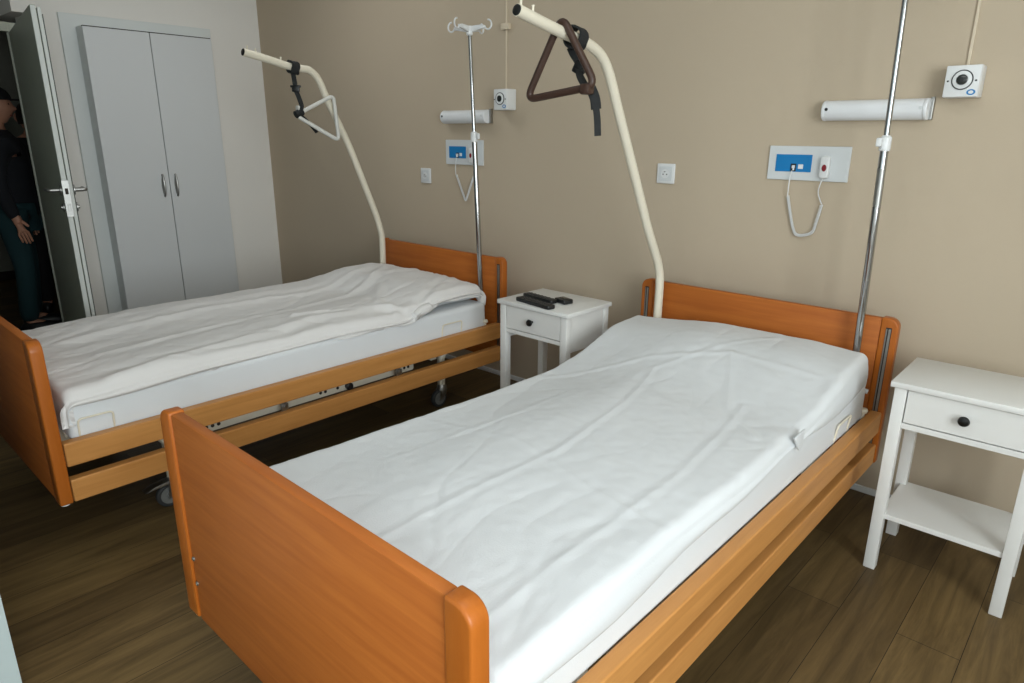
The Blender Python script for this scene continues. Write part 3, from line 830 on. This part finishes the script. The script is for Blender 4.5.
# ------------------------------------------------------------------ remotes on the table
def remote(x, y, ang, ln, w, label, seed, rows):
    root = empty('remote_control', (x, y, NH), ang)
    m = MB(); pr = round_poly([(-ln / 2, -w / 2, 0), (ln / 2, -w / 2, 0), (ln / 2, w / 2, 0), (-ln / 2, w / 2, 0)], .012, 5)
    m.prism([(p.x, p.y) for p in pr], 'z', .001, .019, .004, 2); m.build('case', M['black'], root, 40)
    for i in range(rows):
        for j in range(3):
            m = MB(); bx = -ln / 2 + .03 + i * (ln - .055) / (rows - 1); by = (j - 1) * w * .27
            m.lathe([(.0042, 0), (.0042, .0018), (.003, .0024), (0, .0024)], (bx, by, .019), 'z', 10)
            m.build('button', M['rubber'], root)
    return tag(root, label, 'remote control')
remote(-1.985, -.592, -.16, .235, .047, 'black remote control lying nearest the drawer on the white table', 1, 8)
remote(-2.030, -.505, -.14, .205, .044, 'black remote control lying nearer the wall behind another remote', 2, 7)
root = empty('control_box', (-1.912, -.472, NH), -.25)
m = MB(); m.box(-.038, .038, -.027, .027, .001, .022, .005, 3); m.build('case', M['black'], root, 40)
m = MB(); m.box(-.022, .022, -.011, .011, .0215, .0235, .001); m.build('screen', M['lens'], root, 30)
tag(root, 'small black box beside the ends of the remotes on the white table', 'control box')

# ------------------------------------------------------------------ wall lamps
def wall_lamp(x0, x1, z, label):
    root = empty('wall_lamp', ((x0 + x1) / 2, 0, z))
    h = (x1 - x0) / 2
    m = MB()
    pts = [(0, -.034), (-.022, -.036)]
    for k in range(13):
        a = -PI / 2 + PI * k / 12
        pts.append((-.030 - .037 * math.cos(a), .037 * math.sin(a)))
    pts += [(-.022, .036), (0, .034)]
    m.prism(pts, 'x', -h + .018, h - .018)
    m.build('cover', M['lamp_white'], root, 40)
    for s in (-1, 1):
        m = MB(); pr = [(.0375, 0), (.0375, .010), (.033, .0165), (.022, .018), (0, .018)]
        m.prism([(p[0] * 1.01, p[1] * 1.02) for p in pts], 'x', s * (h - .018), s * (h - .004), .004, 3)
        m.build('end_piece', M['lamp_white'], root, 40)
        m = MB(); m.lathe([(.006, 0), (.006, .0015), (0, .0015)], (s * (h - .024), -.067, .004), '-y', 12)
        m.build('screw', M['black'] if s < 0 else M['grey_plastic'], root)
    m = MB(); m.box(h - .006, h + .006, -.022, 0, -.036, .042, .002); m.build('bracket', M['steel'], root, 0)
    return tag(root, label, 'wall lamp', 'tubular wall lamps')
wall_lamp(-1.004, -.634, 1.538, 'white tubular wall lamp above the blue call panel and crossed by the chrome stand'.replace(' and crossed by the chrome stand', ' with the red-button call handset'))
wall_lamp(-3.208, -2.832, 1.539, 'white tubular wall lamp over the bed nearest the wardrobe')

# ------------------------------------------------------------------ call panels
def call_panel(x0, x1, z0, z1, label):
    root = empty('wall_call_unit', ((x0 + x1) / 2, 0, (z0 + z1) / 2)); w = (x1 - x0) / 2; h = (z1 - z0) / 2
    m = MB(); m.box(-w, w, -.010, 0, -h, h, .002); m.build('plate', M['grey_plastic'], root, 0)
    m = MB(); m.box(-w + .032, -w + .178, -.0125, -.009, -.034, .034, .001)
    m.box(-w + .128, -w + .160, -.0135, -.012, .030, .034)
    bl = m.build('insert', M['blue'], root, 0); bl['label'] = 'bright blue insert'
    m = MB(); m.box(-w + .096, -w + .118, -.0135, -.012, -.032, -.002); m.build('socket', M['black'], bl, 0)
    m = MB(); m.box(-w + .104, -w + .114, -.024, -.013, -.020, -.008, .001); m.box(-w + .109, -w + .113, -.026, -.014, -.028, -.018, .001)
    m.build('plug', M['white_plastic'], bl, 0)
    m = MB(); m.box(-w + .126, -w + .146, -.0145, -.012, -.022, -.004, .001); m.build('port', M['white_plastic'], bl, 0)
    m = MB(); m.box(-w + .224, -w + .252, -.013, -.009, -.045, .032, .002); m.build('handset_holder', M['white_plastic'], root, 0)
    return tag(root, label, 'call panel', 'bedhead call panels')
call_panel(-1.206, -.884, 1.270, 1.405, 'grey call panel with blue insert behind the handset with red button')
call_panel(-3.220, -2.900, 1.267, 1.410, 'grey call panel with blue insert behind the chrome stand with the hook cross')

def handset(x, z, cord, label):
    root = empty('call_handset', (x, -.013, z))
    m = MB(); pr = round_poly([(-.018, -.042, 0), (.018, -.042, 0), (.018, .042, 0), (-.018, .042, 0)], .012, 5)
    m.prism([(p.x, p.y) for p in pr], 'y', -.022, 0, .005, 3); m.build('body', M['white_plastic'], root, 50)
    m = MB(); m.lathe([(.0112, 0), (.0112, .001), (0, .001)], (0, 0, 0), '-y', 20)
    rg = m.build('button_ring', M['white_plastic'], root); rg.location = (.001, -.022, -.002); rg.scale = (1, 1, 1.45)
    m = MB(); m.lathe([(.0088, 0), (.0088, .002), (.005, .003), (0, .003)], (0, 0, 0), '-y', 20)
    bt = m.build('button', M['red'], root); bt.location = (.001, -.0228, -.002); bt.scale = (1, 1, 1.5)
    bt['label'] = 'dark red call button'
    b = Vector((x, -.013, z))
    thin1, coil, thin2 = cord
    for th in (thin1, thin2):
        m = MB(); m.tube([Vector(p) - b for p in smooth_path(th, 6)], .0022, 8); m.build('lead', M['white_plastic'], root)
    m = MB(); path = smooth_path([Vector(p) - b for p in coil], 10)
    # resample and wind
    seg = []
    tot = 0; acc = [0]
    for a_, c_ in zip(path, path[1:]): tot += (c_ - a_).length; acc.append(tot)
    turns = int(tot / .0052); n = turns * 8; wind = []
    j = 0
    for i in range(n + 1):
        s_ = tot * i / n
        while j < len(acc) - 2 and acc[j + 1] < s_: j += 1
        t = (s_ - acc[j]) / max(1e-9, acc[j + 1] - acc[j]); p = path[j].lerp(path[j + 1], t); T = (path[j + 1] - path[j]).normalized()
        N = Vector((0, 1, 0)); N = (N - T * N.dot(T)).normalized(); B = T.cross(N); a_ = 2 * PI * i / 8
        wind.append(p + .0050 * (math.cos(a_) * N + math.sin(a_) * B))
    m.tube(wind, .0020, 5); m.build('coiled_cord', M['white_plastic'], root)
    return tag(root, label, 'call handset', 'nurse call handsets')
handset(-.970, 1.325, ([(-1.098, -.026, 1.308), (-1.104, -.024, 1.27), (-1.106, -.018, 1.205)],
                       [(-1.106, -.014, 1.205), (-1.089, -.014, 1.140), (-1.069, -.014, 1.076), (-1.047, -.014, 1.049), (-.993, -.014, 1.063), (-.979, -.014, 1.109), (-.967, -.014, 1.178)],
                       [(-.967, -.014, 1.180), (-.984, -.018, 1.221), (-.982, -.022, 1.252), (-.972, -.024, 1.284)]),
        'white call handset with red button and coiled cord on the wall by the open-shelved table')
handset(-2.978, 1.325, ([(-3.110, -.026, 1.308), (-3.120, -.024, 1.25), (-3.122, -.020, 1.205)],
                        [(-3.122, -.014, 1.205), (-3.10, -.014, 1.16), (-3.062, -.014, 1.085), (-3.046, -.014, 1.060), (-3.030, -.014, 1.085), (-2.995, -.014, 1.16), (-2.972, -.014, 1.205)],
                        [(-2.972, -.018, 1.205), (-2.966, -.020, 1.23), (-2.972, -.024, 1.285)]),
        'white call handset with coiled cord half hidden by the chrome stand with hook cross')

# ------------------------------------------------------------------ data box with round port and its cable
def junction(x0, x1, z0, z1, cab, clip, label):
    xc = (x0 + x1) / 2; zc = (z0 + z1) / 2; root = empty('wall_outlet_box', (xc, 0, zc)); w = (x1 - x0) / 2; h = (z1 - z0) / 2
    m = MB(); m.box(-w, w, -.072, 0, -h, h, .004, 3); m.build('housing', M['white_plastic'], root, 30)
    m = MB(); m.box(-w + .001, w - .001, -.080, -.073, -h + .001, h - .001, .003); m.build('cover', M['white_plastic'], root, 30)
    m = MB(); m.lathe([(.032, 0), (.032, .003), (.029, .003), (.029, 0)], (.001, -.080, .004), '-y', 32); m.build('ring', M['black'], root)
    m = MB(); m.lathe([(.0285, 0), (.0285, .004), (.018, .007), (.017, .004), (0, .004)], (.001, -.080, .004), '-y', 32); m.build('port_bezel', M['white_plastic'], root)
    m = MB(); m.lathe([(.0165, 0), (.0165, .004), (.010, .007), (0, .007)], (.001, -.083, .004), '-y', 24); lens_ = m.build('port', M['lens'], root)
    m = MB(); m.lathe([(.006, 0), (.006, .0015), (0, .0015)], (.001, -.090, .004), '-y', 16); m.build('port_core', M['black'], root)
    for s in (-1, 1):
        m = MB(); m.lathe([(.003, 0), (.003, .002), (0, .002)], (s * .041, -.080, .001), '-y', 10); m.build('screw', M['black'], root)
    m = MB(); m.lathe([(.013, 0), (.013, .0008), (0, .0008)], (0, 0, 0), '-y', 20); st = m.build('sticker', M['blue'], root)
    st.location = (.032, -.080, -.036); st.scale = (1, 1, .72); st['label'] = 'oval blue sticker'
    m = MB(); m.lathe([(.0075, 0), (.0075, .0004), (0, .0004)], (0, 0, 0), '-y', 20); s2 = m.build('sticker_mark', M['white_plastic'], st); s2.location = (0, -.0008, 0)
    m = MB(); m.box(cab - xc - .0048, cab - xc + .0048, -.008, 0, h, ZC - .001 - zc, .002); m.build('cable_duct', M['cream_cable'], root, 0)
    if clip:
        m = MB(); m.box(cab - xc - .030, cab - xc + .030, -.020, 0, clip - zc - .016, clip - zc + .016, .003); m.build('duct_clip', M['cream_cable'], root, 30)
    return tag(root, label, 'wall outlet box', 'boxes with a round port')
junction(-.596, -.492, 1.573, 1.676, -.549, 2.15, 'white wall box with round port above the open-shelved bedside table')
junction(-2.745, -2.650, 1.570, 1.678, -2.722, 1.996, 'white wall box with round port near the hook cross')

def power_socket(x0, x1, z0, z1, label):
    xc = (x0 + x1) / 2; zc = (z0 + z1) / 2; root = empty('power_socket', (xc, 0, zc)); w = (x1 - x0) / 2; h = (z1 - z0) / 2
    m = MB(); m.box(-w, w, -.010, 0, -h, h, .004, 3); m.build('plate', M['white_plastic'], root, 30)
    m = MB(); m.box(-w + .013, w - .013, -.0125, -.010, -h + .013, h - .013, .001); m.build('insert', M['grey_plastic'], root, 0)
    m = MB(); m.lathe([(.021, .0), (.021, .0025), (.0190, .0025), (.0185, .0012), (0, .0012)], (0, -.0125, 0), '-y', 28); m.build('well', M['white_plastic'], root)
    m = MB(); m.lathe([(.0025, 0), (.0025, .009), (0, .010)], (0, -.0130, .009), '-y', 10); m.build('earth_pin', M['steel'], root)
    for s in (-1, 1):
        m = MB(); m.lathe([(.0028, 0), (.0028, .0012), (0, .0012)], (s * .0095, -.0145, -.003), '-y', 10); m.build('pin_hole', M['black'], root)
    return tag(root, label, 'power socket', 'white wall sockets')
power_socket(-1.738, -1.645, 1.226, 1.317, 'white power socket on the beige wall behind the cream pole carrying the brown handle')
power_socket(-3.465, -3.370, 1.142, 1.235, 'white power socket on the beige wall over the bed nearest the wardrobe')

# ------------------------------------------------------------------ people in the hallway
def skin_body(name, J, E, R, mat, parent, lev=2, root=0):
    me = bpy.data.meshes.new(name); me.from_pydata([J[k] for k in J], [(list(J).index(a), list(J).index(b_)) for a, b_ in E], [])
    o = bpy.data.objects.new(name, me); COL.objects.link(o); o.parent = parent
    o.modifiers.new('skin', 'SKIN'); sv = me.skin_vertices[0].data
    for i, k in enumerate(J):
        r = R[k]; sv[i].radius = r if isinstance(r, tuple) else (r, r)
        sv[i].use_root = (i == root)
    s = o.modifiers.new('sub', 'SUBSURF'); s.levels = lev; s.render_levels = lev
    me.materials.append(mat)
    o.modifiers['skin'].use_smooth_shade = True
    return o

def person(loc, rz, h, jacket, trousers, label, cap, bend):
    root = empty('person', loc, rz); s = h / 1.75
    # facing +x local ; y is the left side
    J = {'pelvis': (0, 0, .94), 'waist': (0, 0, 1.08), 'chest': (.01, 0, 1.28), 'upper': (0, 0, 1.42), 'neck': (.01, 0, 1.50), 'jaw': (.03, 0, 1.56)}
    R = {'pelvis': (.15, .11), 'waist': (.13, .10), 'chest': (.15, .11), 'upper': (.12, .09), 'neck': .052, 'jaw': .05}
    E = [('pelvis', 'waist'), ('waist', 'chest'), ('chest', 'upper'), ('upper', 'neck'), ('neck', 'jaw')]
    for sd, n in ((1, 'l'), (-1, 'r')):
        J['hip' + n] = (0, sd * .10, .88); J['knee' + n] = (.03, sd * .11, .49); J['ank' + n] = (-.01, sd * .11, .09); J['toe' + n] = (.15, sd * .13, .035)
        R['hip' + n] = .085; R['knee' + n] = .056; R['ank' + n] = .040; R['toe' + n] = (.04, .03)
        E += [('pelvis', 'hip' + n), ('hip' + n, 'knee' + n), ('knee' + n, 'ank' + n), ('ank' + n, 'toe' + n)]
        J['sh' + n] = (0, sd * .19, 1.40); R['sh' + n] = .062
        J['el' + n] = (-.02, sd * .245, 1.11); R['el' + n] = .043
        J['wr' + n] = (.23 if bend else .05, sd * (.17 if bend else .26), .95 if bend else .86); R['wr' + n] = .028
        E += [('upper', 'sh' + n), ('sh' + n, 'el' + n), ('el' + n, 'wr' + n)]
        d = (Vector(J['wr' + n]) - Vector(J['el' + n])).normalized()
        pm = Vector(J['wr' + n]) + d * .06; J['palm' + n] = tuple(pm); R['palm' + n] = (.034, .018); E.append(('wr' + n, 'palm' + n))
        side = Vector((0, 1, 0)).cross(d).normalized()
        for i, ln in enumerate((.066, .076, .070, .054)):
            off = side * ((i - 1.5) * .019)
            a_ = pm + d * .035 + off; c_ = a_ + d * ln * .5 + Vector((0, -sd * .008, -.004)); e_2 = c_ + d * ln * .42 + Vector((0, -sd * .020, -.010))
            for t, (q, rr) in enumerate(((a_, .0095), (c_, .0085), (e_2, .0075))):
                J[f'f{n}{i}{t}'] = tuple(q); R[f'f{n}{i}{t}'] = rr
            E += [('palm' + n, f'f{n}{i}0'), (f'f{n}{i}0', f'f{n}{i}1'), (f'f{n}{i}1', f'f{n}{i}2')]
        a_ = Vector(J['wr' + n]) + d * .03 - side * .034; c_ = a_ + d * .035 - side * .016
        for t, (q, rr) in enumerate(((a_, .011), (c_, .009))): J[f't{n}{t}'] = tuple(q); R[f't{n}{t}'] = rr
        E += [('wr' + n, f't{n}0'), (f't{n}0', f't{n}1')]
    for k in J: J[k] = tuple(Vector(J[k]) * s)
    R = {k: (tuple(q * s for q in r) if isinstance(r, tuple) else r * s) for k, r in R.items()}
    Rb = dict(R)
    for k in ('pelvis', 'waist', 'chest', 'upper'): Rb[k] = tuple(q * .70 for q in R[k])
    body = skin_body('body', J, E, Rb, M['skin'], root)
    # head
    m = MB(); bmesh.ops.create_uvsphere(m.bm, u_segments=32, v_segments=24, radius=1)
    for v in m.bm.verts:
        p = v.co; x, y, z = p.x * .098, p.y * .076, p.z * .118
        if z < 0: y *= 1 - .22 * (-p.z); x *= 1 - .06 * (-p.z)
        if p.x > .5: x += .004 * math.cos(p.z * 3)
        nose = ridge(p.y, .13) * ridge(p.z + .12, .16) * (p.x > 0)
        x += .024 * nose
        x -= .010 * ridge(p.z - .12, .10) * ridge(abs(p.y) - .36, .16) * (p.x > 0)
        x += .006 * ridge(p.z + .50, .09) * ridge(p.y, .28) * (p.x > 0)
        x += .008 * ridge(p.z + .86, .12) * ridge(p.y, .3) * (p.x > 0)
        v.co = Vector((x + .03, y, z + 1.625)) * s
    hd = m.build('head', M['skin'], root, 80)
    for sd in (1, -1):
        m = MB(); m.lathe([(0, -.010), (.010, -.006), (.012, 0), (.010, .006), (0, .010)], Vector((.108, sd * .029, 1.64)) * s, 'x', 14); m.build('eye', M['eye'], hd)
        m = MB(); m.tube([Vector(q) * s for q in smooth_path([(.02, sd * .074, 1.655), (.005, sd * .088, 1.650), (.008, sd * .088, 1.615), (.025, sd * .074, 1.600)], 5)], .008 * s, 8); m.build('ear', M['skin'], hd)
    m = MB(); m.tube([Vector((.112, -.022, 1.566)) * s, Vector((.119, 0, 1.564)) * s, Vector((.112, .022, 1.566)) * s], .005 * s, 8); m.build('mouth', M['lip'], hd)
    m = MB(); bmesh.ops.create_uvsphere(m.bm, u_segments=28, v_segments=20, radius=1)
    for v in m.bm.verts:
        p = v.co.copy(); v.co = Vector((p.x * .106 + .022, p.y * .085, p.z * .124 + 1.634)) * s
    bmesh.ops.delete(m.bm, geom=[v for v in m.bm.verts if (v.co.x / s > .055 and v.co.z / s < 1.70) or v.co.z / s < 1.57], context='VERTS')
    m.build('hair', M['hair'], root, 80)
    # clothes
    g = 1.16
    JT = {k: J[k] for k in ('pelvis', 'waist', 'chest', 'upper', 'shl', 'ell', 'wrl', 'shr', 'elr', 'wrr')}
    JT = {'hem': tuple(Vector((0, 0, .82)) * s), **JT}
    RT = {k: (tuple(q * 1.34 for q in R[k]) if isinstance(R[k], tuple) else R[k] * 1.42) for k in JT if k != 'hem'}; RT['hem'] = (.205 * s, .165 * s)
    JT['collar'] = tuple(Vector((.0, 0, 1.475)) * s); RT['collar'] = .072 * s
    skin_body('jacket', JT, [('hem', 'pelvis'), ('pelvis', 'waist'), ('waist', 'chest'), ('chest', 'upper'), ('upper', 'collar'), ('upper', 'shl'), ('shl', 'ell'), ('ell', 'wrl'), ('upper', 'shr'), ('shr', 'elr'), ('elr', 'wrr')], RT, jacket, root)
    JL = {k: J[k] for k in ('pelvis', 'hipl', 'kneel', 'hipr', 'kneer')}
    JL['cufl'] = tuple(Vector((-.01, .11, .08)) * s); JL['cufr'] = tuple(Vector((-.01, -.11, .08)) * s)
    RL = {k: (tuple(q * 1.12 for q in R[k]) if isinstance(R[k], tuple) else R[k] * 1.3) for k in JL if k in R}; RL['cufl'] = RL['cufr'] = .068 * s
    skin_body('trousers', JL, [('pelvis', 'hipl'), ('hipl', 'kneel'), ('kneel', 'cufl'), ('pelvis', 'hipr'), ('hipr', 'kneer'), ('kneer', 'cufr')], RL, trousers, root)
    for sd in (1, -1):
        m = MB(); bmesh.ops.create_uvsphere(m.bm, u_segments=20, v_segments=14, radius=1)
        for v in m.bm.verts:
            p = v.co.copy(); v.co = Vector((p.x * .145 + .065, p.y * .052 + sd * .12, max(.001, p.z * (.055 + .03 * (p.x < 0) * -p.x) + .04))) * s
        m.build('shoe', M['black'], root, 60)
    if cap:
        m = MB(); bmesh.ops.create_uvsphere(m.bm, u_segments=28, v_segments=18, radius=1)
        for v in m.bm.verts:
            p = v.co.copy(); v.co = Vector((p.x * .112 + .024, p.y * .092, p.z * .10 + 1.668)) * s
        bmesh.ops.delete(m.bm, geom=[v for v in m.bm.verts if v.co.z / s < 1.665], context='VERTS')
        cp = m.build('cap', M['blackcloth'], root, 80)
        m = MB()
        pts = [(.11 + .095 * math.cos(a) * (1), .080 * math.sin(a)) for a in [math.radians(-90 + 180 * k / 14) for k in range(15)]]
        m.prism(pts, 'z', 1.668, 1.675); m.build('visor', M['blackcloth'], cp, 40)
        for v in bpy.data.objects[cp.children[0].name].data.vertices: v.co *= s
    return tag(root, label, 'person')
person((-6.02, -1.70, 0), math.radians(72), 1.73, M['navy'], M['teal'], 'person in a dark jacket, cap and teal trousers standing in the doorway', True, False)
person((-6.55, -1.36, 0), math.radians(165), 1.66, M['blackcloth'], M['blackcloth'], 'person dressed all in black behind the open door leaf', False, False)

# ------------------------------------------------------------------ light
w = bpy.data.worlds.new('world'); scn.world = w; w.use_nodes = True
bg = w.node_tree.nodes['Background']; bg.inputs['Color'].default_value = (.80, .92, 1.0, 1); bg.inputs['Strength'].default_value = 1.0
def area(name, loc, rot, sx, sy, power, col):
    l = bpy.data.lights.new(name, 'AREA'); l.shape = 'RECTANGLE'; l.size = sx; l.size_y = sy; l.energy = power; l.color = col
    o = bpy.data.objects.new(name, l); COL.objects.link(o); o.location = loc; o.rotation_euler = rot; return o
zc = (wz0 + wz1) / 2
area('daylight_window', (XR_WALL + .16, (wy0 + wy1) / 2, zc), (0, PI / 2, 0), wz1 - wz0, wy1 - wy0, 125, (.92, .985, 1))
area('daylight_window', ((vx0 + vx1) / 2, YB - .16, zc), (PI / 2, 0, 0), vx1 - vx0, wz1 - wz0, 10, (.92, .985, 1))
area('fill_light', (-.6, -1.9, ZC - .02), (0, 0, 0), 1.2, .6, 7, (.94, .985, 1))  # added fill under the ceiling, out of view, no fixture modelled
area('fill_light', (-3.7, -.95, ZC - .02), (0, 0, 0), 1.2, .6, 7, (.96, .985, 1))  # second added fill, over the bed by the wardrobe
area('hall_fill_light', (-7.4, -1.2, ZC - .02), (0, 0, 0), .4, .4, .2, (1, .95, .85))  # added weak fill for the hallway, no known lamp there

vs = scn.view_settings
vs.view_transform = 'Standard'; vs.look = 'None'; vs.gamma = 1; vs.use_curve_mapping = False
vs.exposure = 0.13
scn.cycles.use_denoising = True
